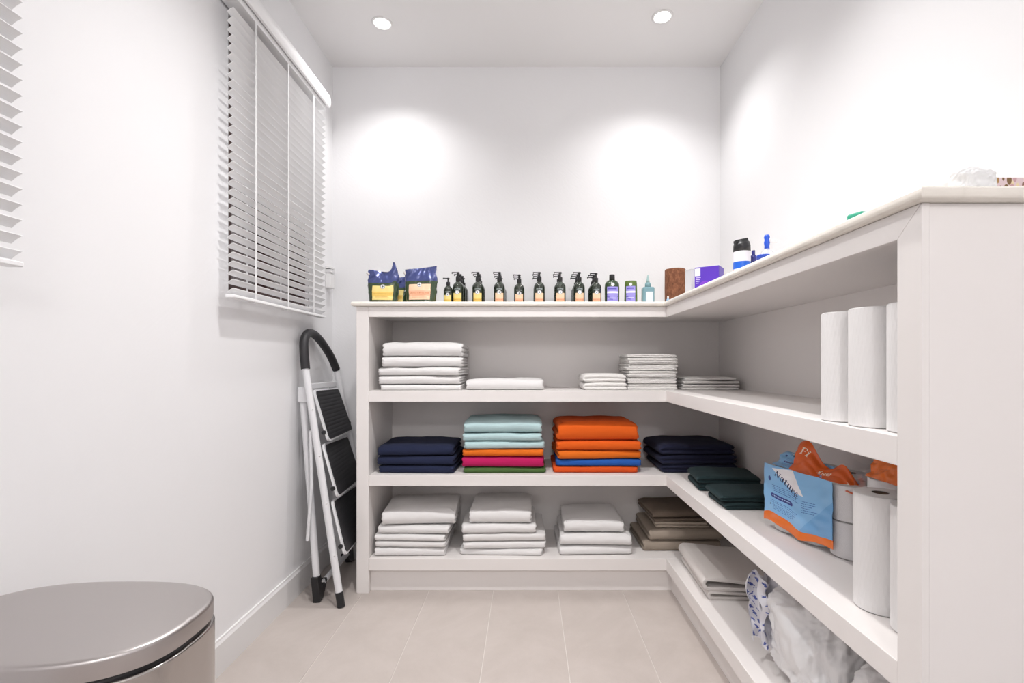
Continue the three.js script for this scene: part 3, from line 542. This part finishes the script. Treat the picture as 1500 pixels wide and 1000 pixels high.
function paperPack(A, B, Y0, hgt, depth, label, full) {
  const ax = new THREE.Vector2(...A), bx = new THREE.Vector2(...B), dir = bx.clone().sub(ax).normalize(), nr = new THREE.Vector2(-dir.y, dir.x); if (nr.x > 0) nr.negate();
  const len = ax.distanceTo(bx), mid = ax.clone().add(bx).multiplyScalar(0.5).addScaledVector(nr, -depth / 2);
  const t = thing('toilet_paper_pack', label, 'toilet paper', v3(mid.x, Y0, mid.y), 'packs of toilet paper');
  const r = len / 6;
  for (let i = 0; i < 3; i++) for (let k = 0; k < 2; k++) for (let l = 0; l < 2; l++) {
    const c = ax.clone().addScaledVector(dir, r * (2 * i + 1)).addScaledVector(nr, -(r + 1) - k * 2 * r);
    const g = rollGeo((r - 0.5) * U, (hgt / 2 - 0.7) * U, 5 * U), q = v3(c.x, Y0 + 0.5 + l * hgt / 2, c.y); g.translate(q.x, q.y, q.z); part('paper_roll', g, M.paper, t);
  }
  const S = (s, y, out = 0) => { const bul = 1.2 - 2.6 * Math.pow(Math.abs(Math.cos(3 * Math.PI * s)), 3) * 0.5; const p = ax.clone().addScaledVector(dir, s * len).addScaledVector(nr, bul + out + 1.1 * nz(s * 7, y * 9, 2.2)); return v3(p.x, Y0 + y * hgt, p.y); };
  const low = (s) => 0.09 + 0.05 * Math.sin(s * 9 + 0.6) * (1 - 0.3 * s) + 0.03 * nz(s * 6, 1, 1), band = (s) => low(s) + 0.13 + 0.03 * Math.sin(s * 7);
  const film = thickSheet(40, 22, (u, v) => S(u * 1.02 - 0.01, v * 1.02, 0.6), 0.25 * U); part('clear_film', film, M.film, t, 'clear plastic film');
  if (full) {
    part('printed_panel', thickSheet(40, 20, (u, v) => { const s = -0.01 + u * 0.84, y0 = band(s); return S(s, y0 + (1.03 - y0) * v, 1.3); }, 0.3 * U), packMat, t, 'blue printed panel with white patch and lettering');
    part('orange_band', thickSheet(40, 4, (u, v) => { const s = -0.012 + u * 0.85; return S(s, low(s) + (band(s) - low(s)) * v, 1.35); }, 0.3 * U), orangePlain, t, 'wavy orange printed band');
  }
  // loose wrapper folded up above the rolls: [s, y above the base in pack heights, back]
  const flap = (s0, s1, pts, mat, nm, lb) => part(nm, thickSheet(26, 14, (u, v) => {
    const s = s0 + (s1 - s0) * u, [h, bk] = pts(u, v), cr = 2.4 * nz(u * 5 + s0 * 3, v * 4, 7) + 1.6 * Math.abs(nz(u * 9, v * 9, 3));
    const p = ax.clone().addScaledVector(dir, s * len).addScaledVector(nr, 1.2 - bk + cr); return v3(p.x, Y0 + hgt * h + cr * 0.6, p.y); }, 0.3 * U), mat, t, lb);
  if (full) {
    flap(0.28, 0.98, (u, v) => [1.0 + v * (0.42 - 0.35 * u) + 0.1 * Math.sin(u * 11) * v - 0.08 * u, 4 + v * 14], orangeMat, 'orange_flap', 'crumpled orange printed flap');
    flap(0.02, 0.62, (u, v) => [1.0 + v * 0.22 * (1 - 0.4 * u), 8 + v * 16], packMat, 'blue_flap', 'crumpled blue printed flap');
    flap(0.3, 1.02, (u, v) => [1.02 + v * (0.36 - 0.16 * u) + 0.08 * Math.sin(u * 8), 16 + v * 26], M.film, 'film_flap', 'crumpled clear film');
  } else {
    flap(0.1, 0.5, (u, v) => [1.0 + v * (0.2 + 0.1 * u), 3 + v * 8], orangePlain, 'orange_flap', 'orange printed flap');
    flap(0.45, 1.0, (u, v) => [0.98 + v * 0.2, 2 + v * 10], packMat, 'blue_flap', 'blue printed flap');
    flap(0.0, 0.9, (u, v) => [1.02 + v * 0.26, 10 + v * 26], M.film, 'film_flap', 'crumpled clear film');
  }
}
paperPack([241, 496], [264, 399], -163.9, 62, 66, 'blue and orange wrapped toilet paper pack beside the dark teal towels', true);
paperPack([262, 392], [266, 296], -163.9, 76, 62, 'toilet paper pack with orange flap behind the kitchen rolls', false);

// ---------------------------------------------------------------- plastic bags
function crumpledBag(c, h, seed, o = {}) {
  const { nu = 110, nv = 70, flat = 0.62, rough = 1, folds = 0 } = o;
  return gridSurface(nu, nv, (u, v) => {
    const a = u * TAU, b = (v - 0.5) * Math.PI; let x = Math.cos(b) * Math.cos(a), y = Math.sin(b), z = Math.cos(b) * Math.sin(a);
    const ridge = (f, s) => 1 - Math.abs(nz(x * f + s, y * f, z * f + s * 0.7)) * 2;
    let r = 1 + 0.13 * nz(x * 1.6 + seed, y * 1.6, z * 1.6) * rough + 0.07 * (ridge(2.6, seed) - 0.6) * rough + 0.035 * (ridge(6, seed * 2) - 0.6) * rough + 0.012 * nz(x * 16, y * 16, z * 16 + seed) + folds * (Math.pow(1 - Math.abs(nz(a * 2.6 + 0.9 * nz(x * 2, y * 2, seed), y * 0.7, seed)), 3) - 0.5);
    const e = 0.72, sp = (q) => Math.sign(q) * Math.pow(Math.abs(q), e);
    let X = sp(x) * r * h[0], Y = sp(y) * r * h[1], Z = sp(z) * r * h[2];
    Y = Math.max(Y, -h[1] * flat);
    return v3(c[0] + X, c[1] + Y, c[2] + Z);
  });
}
{
  const t = thing('plastic_bag', 'clear plastic bag of white linen with blue printed edges on the lowest shelf', 'plastic bag', v3(265, -286, 425));
  const C1 = [265, -240, 420], H1 = [46, 48, 50], low = (c, h) => (c[1] + 285.8) / h[1];
  part('linen', mergeVertices(crumpledBag(C1, H1.map(q => q * 0.9), 3.3, { flat: (C1[1] + 285) / (H1[1] * 0.9), folds: 0.06 })), T.white, t, 'white linen inside the bag');
  part('bag_skin', mergeVertices(crumpledBag(C1, H1, 3.3, { nu: 200, nv: 100, flat: low(C1, H1), folds: 0.09 })), M.milky, t, 'crumpled translucent bag');
  // gathered mouth of the bag with its printed blue edge
  const mouth = (u, v, k) => { const D = 476 + 9 * nz(u * 4, v * 3, k) - 14 * k, X = 216 + 30 * u + 4 * nz(u * 6, v * 2, k + 3), Y = -262 + 60 * v + 7 * nz(u * 5, v * 5, k); return v3(X, Y, D + 5 * Math.sin(u * 14 + k * 2) + 4 * nz(u * 9, v * 6, k)); };
  const printTex = canvasTex(256, 512, (c, w, h) => { c.fillStyle = '#e8e7ee'; c.fillRect(0, 0, w, h); c.fillStyle = '#4a5aa8'; for (let i = 0; i < 20; i++) { c.save(); c.translate(22 + (i % 3) * 16, 20 + i * 25); c.rotate((i % 4) * 0.8); c.fillRect(-11, -5, 22, 9); c.fillRect(-3, -10, 7, 20); c.restore(); } });
  const printMat = phys(L(1, 1, 1), 0.35, { map: printTex, transmission: 0.15, thickness: 0 });
  for (const k of [0, 1.6]) part('bag_mouth', thickSheet(30, 24, (u, v) => mouth(u, v, k), 0.2 * U), printMat, t, 'gathered bag edge printed in blue');
  const t2 = thing('laundry_bundle', 'white bagged bundle on the lowest shelf beside the end panel', 'bundle', v3(272, -286, 318));
  const C2 = [270, -244, 319], H2 = [48, 44, 40];
  part('bundle_body', mergeVertices(crumpledBag(C2, H2.map(q => q * 0.9), 17.7, { rough: 0.9, flat: (C2[1] + 285) / (H2[1] * 0.9), folds: 0.06 })), T.white2, t2);
  part('bag_skin', mergeVertices(crumpledBag(C2, H2, 17.7, { nu: 180, nv: 90, rough: 0.9, flat: low(C2, H2), folds: 0.08 })), M.milky, t2, 'crumpled translucent bag');
}

// ---------------------------------------------------------------- bottles and boxes on the worktop
const CT = 90.05;
const bottleDark = phys(L(0.020, 0.028, 0.018), 0.12, { clearcoat: 0.6, clearcoatRoughness: 0.05 });
const pumpBlack = phys(L(0.018, 0.018, 0.02), 0.35);
function labelTex(bg, ink, tint) {
  return canvasTex(256, 256, (c, w, h) => {
    c.fillStyle = bg; c.fillRect(0, 0, w, h); c.fillStyle = tint; c.fillRect(0, h * 0.42, w, h * 0.34);
    c.fillStyle = ink; c.font = 'bold 30px sans-serif'; c.textAlign = 'center'; c.fillText('AROMACHOLOGIE', w / 2, h * 0.62, w * 0.85);
    for (let i = 0; i < 3; i++) c.fillRect(w * 0.2, h * (0.7 + i * 0.07), w * (0.6 - 0.1 * (i % 2)), 5);
  });
}
const brandTex = canvasTex(256, 64, (c, w, h) => { c.fillStyle = '#1b211a'; c.fillRect(0, 0, w, h); c.fillStyle = '#c9d6d6'; c.font = 'bold 40px sans-serif'; c.textAlign = 'center'; c.fillText("L'OCCITANE", w / 2, 46, w * 0.96); });
const emblemTex = canvasTex(128, 128, (c, w, h) => { c.fillStyle = '#e9eaee'; c.beginPath(); c.fillRect(0, 0, w, h); c.strokeStyle = '#3a3f42'; c.lineWidth = 9; c.beginPath(); c.arc(64, 64, 54, 0, TAU); c.stroke(); c.fillStyle = '#555c60'; c.beginPath(); c.moveTo(64, 30); c.lineTo(88, 60); c.lineTo(64, 98); c.lineTo(40, 60); c.fill(); });
const LBL = { yellow: std(0xffffff, 0.5, { map: labelTex('#ecd487', '#c08a34', '#e6c264') }), peach: std(0xffffff, 0.5, { map: labelTex('#eecbaa', '#c97c52', '#eab292') }) };
const brandMat = std(0xffffff, 0.4, { map: brandTex }), emblemMat = std(0xffffff, 0.5, { map: emblemTex });
const curved = (r, half, y0, y1) => new THREE.CylinderGeometry(r, r, (y1 - y0), 20, 1, true, -half, 2 * half).translate(0, (y0 + y1) / 2, 0);
const pumpGeo = {};
function pumpBottle(X, D, k, kind, label, group, turn = 0) {   // k scales a 56 u tall bottle
  const t = thing('pump_bottle', label, 'bottle', v3(X, CT, D), group); t.rotation.y = turn;
  const s = k * U, R = 8.7 * s;
  const G = pumpGeo[k] || (pumpGeo[k] = {
    body: lathe([[0, 0], [R * 0.94, 0], [R, 0.7 * s], [R, 30 * s], [R * 0.97, 32.5 * s], [R * 0.86, 35 * s], [R * 0.66, 37.2 * s], [R * 0.45, 38.6 * s], [R * 0.42, 39.6 * s], [0, 39.7 * s]], 32),
    collar: lathe([[0, 39.6 * s], [3.6 * s, 39.6 * s], [3.6 * s, 46 * s], [3.2 * s, 46.6 * s], [1.6 * s, 46.8 * s], [0, 46.8 * s]], 24),
    stem: lathe([[0, 46.6 * s], [1.5 * s, 46.6 * s], [1.5 * s, 53 * s], [0, 53 * s]], 16),
    head: [lathe([[0, 52.4 * s], [2.6 * s, 52.4 * s], [2.8 * s, 53.4 * s], [2.4 * s, 54.6 * s], [0, 55 * s]], 20), new THREE.BoxGeometry(9.5 * s, 1.5 * s, 2.4 * s).rotateZ(-0.04).translate(-5.2 * s, 53.8 * s, 0), new THREE.BoxGeometry(1.2 * s, 2.4 * s, 2 * s).translate(-9.4 * s, 53.2 * s, 0)],
    label: curved(R + 0.16 * s, 0.80, 2.2 * s, 20.6 * s), brand: curved(R + 0.16 * s, 0.62, 25.2 * s, 28.6 * s),
    emblem: (() => { const g = new THREE.CircleGeometry(3.4 * s, 24); const p = g.attributes.position; for (let i = 0; i < p.count; i++) { const x = p.getX(i); const a = x / R; p.setXYZ(i, Math.sin(a) * (R + 0.4 * s), p.getY(i) + 21.6 * s, Math.cos(a) * (R + 0.4 * s)); } g.computeVertexNormals(); return g; })(),
  });
  if (Array.isArray(G.head)) G.head = mergeGeometries(G.head.map(x => x.toNonIndexed()));
  local('body', G.body, bottleDark, t); local('collar', G.collar, pumpBlack, t); local('stem', G.stem, pumpBlack, t); local('pump_head', G.head, pumpBlack, t);
  local('label', G.label, LBL[kind], t, kind + ' paper label'); local('lettering', G.brand, brandMat, t); local('emblem', G.emblem, emblemMat, t, 'round white emblem');
}
// front row: [pixel column, D, size, label colour, bottles behind it]
const atPx = (px, D) => (px - 772) * D / F;
const rowsOf = [[656.5, 776, 0.82, 'yellow', 0], [671, 780, 1, 'yellow', 3], [700, 780, 1, 'yellow', 2], [731.5, 780, 1, 'peach', 3], [760.5, 780, 0.93, 'peach', 2], [790, 780, 1, 'peach', 3], [820.5, 780, 1, 'peach', 2], [848.5, 780, 1, 'peach', 3], [873, 776, 0.96, 'peach', 2]];
const fromEnd = { yellow: 0, peach: 0 };
for (const [px, D, k, kind, behind] of [...rowsOf].reverse()) {
  const X = atPx(px, D), sm = k < 0.9;
  const nth = NTH[fromEnd[kind]++], by = kind === 'peach' ? 'the violet-labelled bottle' : 'the peach-labelled bottles';
  pumpBottle(X, D, k, kind, sm ? 'small dark pump bottle with yellow label beside the foil pouches' : 'dark pump bottle with ' + kind + ' label, front row, ' + nth + ' from ' + by, 'front pump bottles with ' + kind + ' labels', 0.06 * nz(px, 1, 1));
  for (let i = 1; i <= behind; i++) pumpBottle(X + 1.5 * nz(px, i, 4) + (px < 700 ? 1.5 : 0), D + 17.6 * i, k * 0.999, kind, 'dark pump bottle, ' + NTH[i - 1] + ' behind the ' + nth + ' ' + kind + ' one from ' + by, 'pump bottles with ' + kind + ' labels behind the front row', 0.1 * nz(px, i, 1));
}
// flattened bottles: elliptic loft
const ell = (levels, k = 0.62, seg = 32) => { const g = lathe(levels.map(([r, y]) => [r * U, y * U]), seg); g.scale(1, 1, k); g.computeVertexNormals(); return g; };
const flatLabel = (w, y0, y1, r, k, mat) => { const half = Math.asin(Math.min(0.95, w / 2 / r)); const g = new THREE.CylinderGeometry((r + 0.25) * U, (r + 0.25) * U, (y1 - y0) * U, 16, 1, true, -half, 2 * half); g.translate(0, (y0 + y1) / 2 * U, 0); g.scale(1, 1, (k * r + 0.25) / (r + 0.25)); return g; };
const violetTex = canvasTex(256, 384, (c, w, h) => { c.fillStyle = '#9d94de'; c.fillRect(0, 0, w, h); c.fillStyle = '#5b52b4'; c.fillRect(20, 30, w - 60, 26); c.fillStyle = '#e6e4f8'; c.fillRect(0, 96, w, 40); c.fillStyle = '#6f66c4'; for (let i = 0; i < 26; i++) { c.beginPath(); c.arc((i * 61) % w, 170 + (i * 47) % 190, 12, 0, TAU); c.fill(); } c.fillStyle = '#d9d6f2'; c.fillRect(20, 230, w - 70, 16); c.fillRect(20, 300, w - 40, 12); });
const violet = std(0xffffff, 0.45, { map: violetTex });
{
  const g1 = phys(L(0.030, 0.060, 0.022), 0.2, { clearcoat: 0.4 }), g2 = phys(L(0.095, 0.16, 0.022), 0.25, { clearcoat: 0.4 });
  let t = thing('shampoo_bottle', 'dark green flat bottle with violet label and black cap', 'bottle', v3(atPx(896.5, 782), CT, 782));
  local('body', ell([[0, 0], [10.6, 0], [11.4, 1], [11.6, 30], [11.2, 36], [9, 39.5], [5, 42], [4.6, 42.6], [0, 42.8]]), g1, t);
  local('cap', lathe([[0, 42.6 * U], [4.5 * U, 42.6 * U], [4.4 * U, 50 * U], [3.8 * U, 51 * U], [0, 51.2 * U]], 24), pumpBlack, t);
  local('label', flatLabel(17, 1.5, 31, 11.6, 0.62), violet, t, 'violet printed label'); 
  const e1 = new THREE.CylinderGeometry(2.7 * U, 2.7 * U, 0.4 * U, 20).rotateX(Math.PI / 2).translate(0, 34.4 * U, 7.3 * U); local('emblem', e1, M.trim, t, 'round white emblem');
  t = thing('conditioner_bottle', 'light green flat bottle with violet label standing on its broad cap end', 'bottle', v3(atPx(924, 782), CT, 782)); t.rotation.y = -0.25;
  local('body', ell([[0, 0], [10, 0], [10.4, 1], [9.6, 36], [9.1, 40], [8.6, 40.8], [0, 41]]), g2, t);
  local('label', flatLabel(14, 2, 32, 10.2, 0.62), violet, t, 'violet printed label');
  local('emblem', new THREE.CylinderGeometry(2.4 * U, 2.4 * U, 0.4 * U, 20).rotateX(Math.PI / 2).translate(0, 34.6 * U, 6.3 * U), M.trim, t, 'round white emblem');
  const aqua = phys(L(0.26, 0.46, 0.52), 0.15, { clearcoat: 0.5, transmission: 0.25, thickness: 0 });
  t = thing('pointed_bottle', 'translucent blue square bottle with pointed nozzle and pale label', 'bottle', v3(atPx(949, 782), CT, 782));
  local('body', new RoundedBoxGeometry(19 * U, 31 * U, 13 * U, 4, 2.6 * U).translate(0, 15.5 * U, 0), aqua, t);
  local('collar', lathe([[0, 30.8 * U], [4.6 * U, 30.8 * U], [4.6 * U, 36 * U], [4 * U, 38 * U], [0, 38.2 * U]], 24), phys(L(0.22, 0.38, 0.42), 0.3), t);
  local('nozzle', lathe([[0, 38 * U], [3 * U, 38 * U], [2.2 * U, 42 * U], [1.2 * U, 48 * U], [0.6 * U, 50.5 * U], [0, 50.8 * U]], 20), phys(L(0.36, 0.52, 0.52), 0.35), t);
  local('label', new THREE.BoxGeometry(11.5 * U, 21 * U, 0.4 * U).translate(1 * U, 12.5 * U, 6.6 * U), std(L(0.74, 0.80, 0.84), 0.5), t, 'pale paper label');
}
{
  const t = thing('cork_canister', 'brown cork covered canister in the worktop corner', 'canister', v3(atPx(989, 790), CT, 790));
  const g = lathe([[0, 0], [15.6, 0], [16.2, 0.8], [16.4, 30], [16.2, 59], [15.4, 60.6], [13, 61], [0, 61]].map(([r, y]) => [r * U, y * U]), 48); g.computeVertexNormals();
  local('body', g, std(L(0.62, 0.58, 0.56), 0.85, { map: corkMap, bumpMap: corkMap, bumpScale: 0.001 }), t);
  const t2 = thing('dropper_bottle', 'tiny blue bottle in front of the brown canister', 'bottle', v3(atPx(978.5, 745), CT, 745));
  local('body', lathe([[0, 0], [2.6 * U, 0], [2.7 * U, 6 * U], [1.2 * U, 8.2 * U], [0, 8.4 * U]], 20), phys(L(0.30, 0.46, 0.62), 0.2), t2);
  local('cap', lathe([[0, 8.2 * U], [1.3 * U, 8.2 * U], [1.2 * U, 11.5 * U], [0, 11.7 * U]], 16), M.trim, t2);
}
// foil refill pouches: loft from an oval foot to a crimped top
function pouch(X, D, w, h, kind, label, o = {}) {
  const t = thing('refill_pouch', label, 'pouch', v3(X, CT, D), 'refill pouches on the worktop'); t.rotation.y = o.turn || 0;
  const sd = o.seed || 1, dp = o.depth || 24, S = (u, v, out = 0) => {
    const a = u * TAU, n = 2 / (2.8 - v), c = Math.cos(a), s = Math.sin(a), wd = w * (0.42 + 0.08 * Math.sin(v * 2.5)), dd = dp * 0.5 * (1 - Math.pow(v, 1.7)) + 0.5;
    const x = Math.sign(c) * Math.pow(Math.abs(c), n) * wd, z = Math.sign(s) * Math.pow(Math.abs(s), n) * (dd + out);
    const cr = 3.4 * v * v * nz(x * 0.14 + sd, v * 5, z * 0.1) + 1.1 * nz(x * 0.3, v * 9 + sd, z * 0.2), top = h * (1 + (o.peak ? o.peak(x / wd) : 0) * v * v);
    return new THREE.Vector3((x + cr) * U, v * top * U, (z + (z > 0 ? 1 : -1) * cr * 0.8 + 5 * v * v * nz(x * 0.07, sd, 1)) * U);
  };
  const seam = 0.64, green = phys(L(0.032, 0.060, 0.026), 0.16, { clearcoat: 0.7 }), navy = phys(L(0.055, 0.075, 0.24), 0.2, { clearcoat: 0.8, metalness: 0.25 });
  const lowB = gridSurface(64, 16, (u, v) => S(1 - u, v * seam)), topB = gridSurface(64, 14, (u, v) => S(1 - u, seam + v * (1 - seam)));
  const foot = gridSurface(64, 2, (u, v) => { const q = S(u, 0); return new THREE.Vector3(q.x * (1 - v), 0, q.z * (1 - v)); });
  local('body', mergeGeometries([lowB, foot]), green, t, 'dark green foil body'); local('top_band', topB, navy, t, 'dark blue crumpled top');
  local('label', thickSheet(14, 12, (u, v) => { const a = 0.36 - 0.22 * u; const q = S(a, 0.13 + 0.42 * v); q.z += 0.7 * U; return q; }, 0.2 * U), LBL[kind], t, kind + ' label');
  const e = new THREE.CircleGeometry(3.6 * U, 20); const q = S(0.25, 0.53); e.rotateX(-0.18); e.translate(q.x, q.y, q.z + 1.3 * U); local('emblem', e, emblemMat, t, 'round white emblem');
  const sp = new THREE.CylinderGeometry(2 * U, 2 * U, 5 * U, 14); sp.rotateZ(0.7); const q2 = S(0.5, 0.86); sp.translate(q2.x - 0.5 * U, q2.y + 2 * U, q2.z); local('spout_cap', sp, std(L(0.7, 0.66, 0.64), 0.4), t, 'pale spout cap');
}
pouch(atPx(562, 762), 762, 47, 52, 'yellow', 'green and blue foil refill pouch with yellow label', { seed: 2, turn: 0.12, peak: x => 0.34 * Math.exp(-Math.pow((x - 0.75) * 4.5, 2)) - 0.06 * x });
pouch(atPx(585.5, 790), 790, 36, 48, 'yellow', 'green foil refill pouch half hidden behind the yellow labelled one', { seed: 5, turn: -0.3 });
pouch(atPx(617, 764), 764, 50, 58, 'peach', 'green and blue foil refill pouch with peach label', { seed: 8, turn: -0.05, peak: x => 0.05 * x });
// items on the right arm of the worktop
{
  const boxTex = canvasTex(512, 384, (c, w, h) => { c.fillStyle = '#5a34b8'; c.fillRect(0, 0, w, h); c.fillStyle = '#7d3fc4'; c.beginPath(); c.ellipse(w * 0.42, h * 0.72, 120, 80, 0, 0, TAU); c.fill(); c.fillStyle = '#ece9f4'; c.fillRect(0, 12, 120, 110); c.fillStyle = '#d7cff0'; for (let i = 0; i < 4; i++) c.fillRect(18, 140 + i * 26, 110 - i * 14, 10); });
  const t = thing('glove_box', 'purple cardboard box with white print on the right worktop', 'box', v3(241, CT, 650)); t.rotation.y = -0.60;
  local('carton', new RoundedBoxGeometry(31 * U, 36 * U, 26 * U, 2, 0.6 * U).translate(0, 18 * U, 0), std(L(0.085, 0.032, 0.42), 0.4), t);
  local('print', new THREE.BoxGeometry(30 * U, 35 * U, 0.3 * U).translate(0, 18 * U, 13.1 * U), std(0xffffff, 0.4, { map: boxTex }), t, 'purple print with white patch');
  const t2 = thing('white_carton', 'white narrow carton standing behind the purple box', 'box', v3(238, CT, 700)); t2.rotation.y = 0.3;
  local('carton', new RoundedBoxGeometry(20 * U, 42 * U, 14 * U, 2, 0.6 * U).translate(0, 21 * U, 0), std(L(0.72, 0.72, 0.75), 0.5), t2);
  local('flap', new RoundedBoxGeometry(20.4 * U, 1 * U, 14.4 * U, 2, 0.3 * U).translate(0, 42.5 * U, 0), std(L(0.8, 0.8, 0.82), 0.5), t2);
}
{
  const bandTex = canvasTex(512, 256, (c, w, h) => { c.fillStyle = '#e9e7ee'; c.fillRect(0, 0, w, h); c.fillStyle = '#1f63d0'; c.fillRect(0, 90, w, 62); c.fillStyle = '#d9242e'; c.fillRect(0, 160, w, 60); c.fillStyle = '#e2a9ad'; c.fillRect(w * 0.4, 30, 110, 34); c.fillStyle = '#f3dede'; c.fillRect(w * 0.42, 176, 70, 60); });
  const t = thing('spray_can', 'white blue and red spray can with black cap', 'spray can', v3(236, CT, 540));
  const r = 9;
  local('body', new THREE.CylinderGeometry(r * U, r * U, 32 * U, 32).rotateY(-0.6).translate(0, 16 * U, 0), std(0xffffff, 0.3, { map: bandTex }), t);
  const cap = lathe([[0, 32 * U], [r * U, 32 * U], [r * 0.98 * U, 39 * U], [r * 0.86 * U, 43 * U], [0, 43.6 * U]], 32); local('cap', cap, pumpBlack, t, 'black cap');
  local('trigger', new RoundedBoxGeometry(14 * U, 4 * U, 7 * U, 2, 1 * U).rotateZ(0.2).translate(-2 * U, 43.6 * U, 2 * U), pumpBlack, t);
  const t2 = thing('blue_bottle', 'slim dark blue bottle close beside the spray can', 'bottle', v3(251, CT, 545));
  local('body', lathe([[0, 0], [5 * U, 0], [5.4 * U, 1 * U], [5.4 * U, 22 * U], [3 * U, 29 * U], [1.8 * U, 30 * U], [1.8 * U, 35 * U], [0, 35.2 * U]], 24), phys(L(0.03, 0.035, 0.20), 0.25), t2);
}
{
  const clear = phys(L(0.93, 0.95, 0.98), 0.12, { transmission: 0.7, thickness: 0 }), blue = phys(L(0.015, 0.09, 0.62), 0.3);
  const t = thing('spray_bottle', 'clear spray bottle with blue neck and white trigger', 'bottle', v3(245, CT, 502));
  local('body', lathe([[0, 0], [7.4 * U, 0], [7.6 * U, 1 * U], [7.6 * U, 18 * U], [5 * U, 24 * U], [2.4 * U, 27 * U], [0, 27 * U]], 28), clear, t);
  local('neck', lathe([[0, 26 * U], [2.6 * U, 26 * U], [2.4 * U, 30 * U], [2.9 * U, 33 * U], [2.2 * U, 36 * U], [2.9 * U, 38.5 * U], [2.2 * U, 41 * U], [0, 41.5 * U]], 20), blue, t, 'blue pump neck');
  local('trigger', new RoundedBoxGeometry(9 * U, 3.4 * U, 4 * U, 2, 0.9 * U).translate(6 * U, 34.5 * U, 0), M.trim, t, 'white trigger');
  const t2 = thing('small_tub', 'small tub with blue lid between spray can and spray bottle', 'tub', v3(235, CT, 488));
  local('tub', lathe([[0, 0], [6 * U, 0], [6.4 * U, 12 * U], [0, 12 * U]], 28), M.trim, t2); local('lid', lathe([[0, 12 * U], [6.7 * U, 12 * U], [6.7 * U, 16.6 * U], [6 * U, 17.4 * U], [0, 17.5 * U]], 28), phys(L(0.02, 0.07, 0.48), 0.3), t2, 'blue lid');
  const t3 = thing('green_packet', 'teal green packet lying flat near the worktop edge', 'packet', v3(216, CT, 320)); t3.rotation.y = 0.35;
  local('packet', new RoundedBoxGeometry(9 * U, 7.6 * U, 11 * U, 3, 1.6 * U).translate(0, 3.8 * U, 0), phys(L(0.05, 0.42, 0.27), 0.3), t3);
}
{
  const c = [237, 93, 262];
  const g = mergeVertices(crumpledBag([236, 95, 262], [9.6, 8.2, 9], 41, { nu: 80, nv: 50, flat: 0.58, rough: 1.4 }));
  const t = thing('crumpled_tissue', 'crumpled white paper tissue on the end of the right worktop', 'tissue', v3(236, CT, 262)); part('paper', g, std(L(0.88, 0.88, 0.88), 0.9), t);
  const patTex = canvasTex(512, 64, (c2, w, h) => { c2.fillStyle = '#dfc9cd'; c2.fillRect(0, 0, w, h); const cs = ['#a98250', '#7c5f3c', '#c9a2a8', '#ead9b0', '#8d6a5d']; for (let i = 0; i < 60; i++) { c2.fillStyle = cs[i % 5]; c2.beginPath(); c2.arc((i * 53) % w, (i * 29) % h, 6 + (i * 7) % 12, 0, TAU); c2.fill(); } });
  const t2 = thing('patterned_box', 'flat pink box with brown flower pattern on the right worktop end', 'box', v3(275, CT, 285));
  local('carton', new RoundedBoxGeometry(46 * U, 12.2 * U, 30 * U, 2, 0.5 * U).translate(0, 6.1 * U, 0), std(0xffffff, 0.5, { map: patTex }), t2);
}

renderer.render(scene, camera);
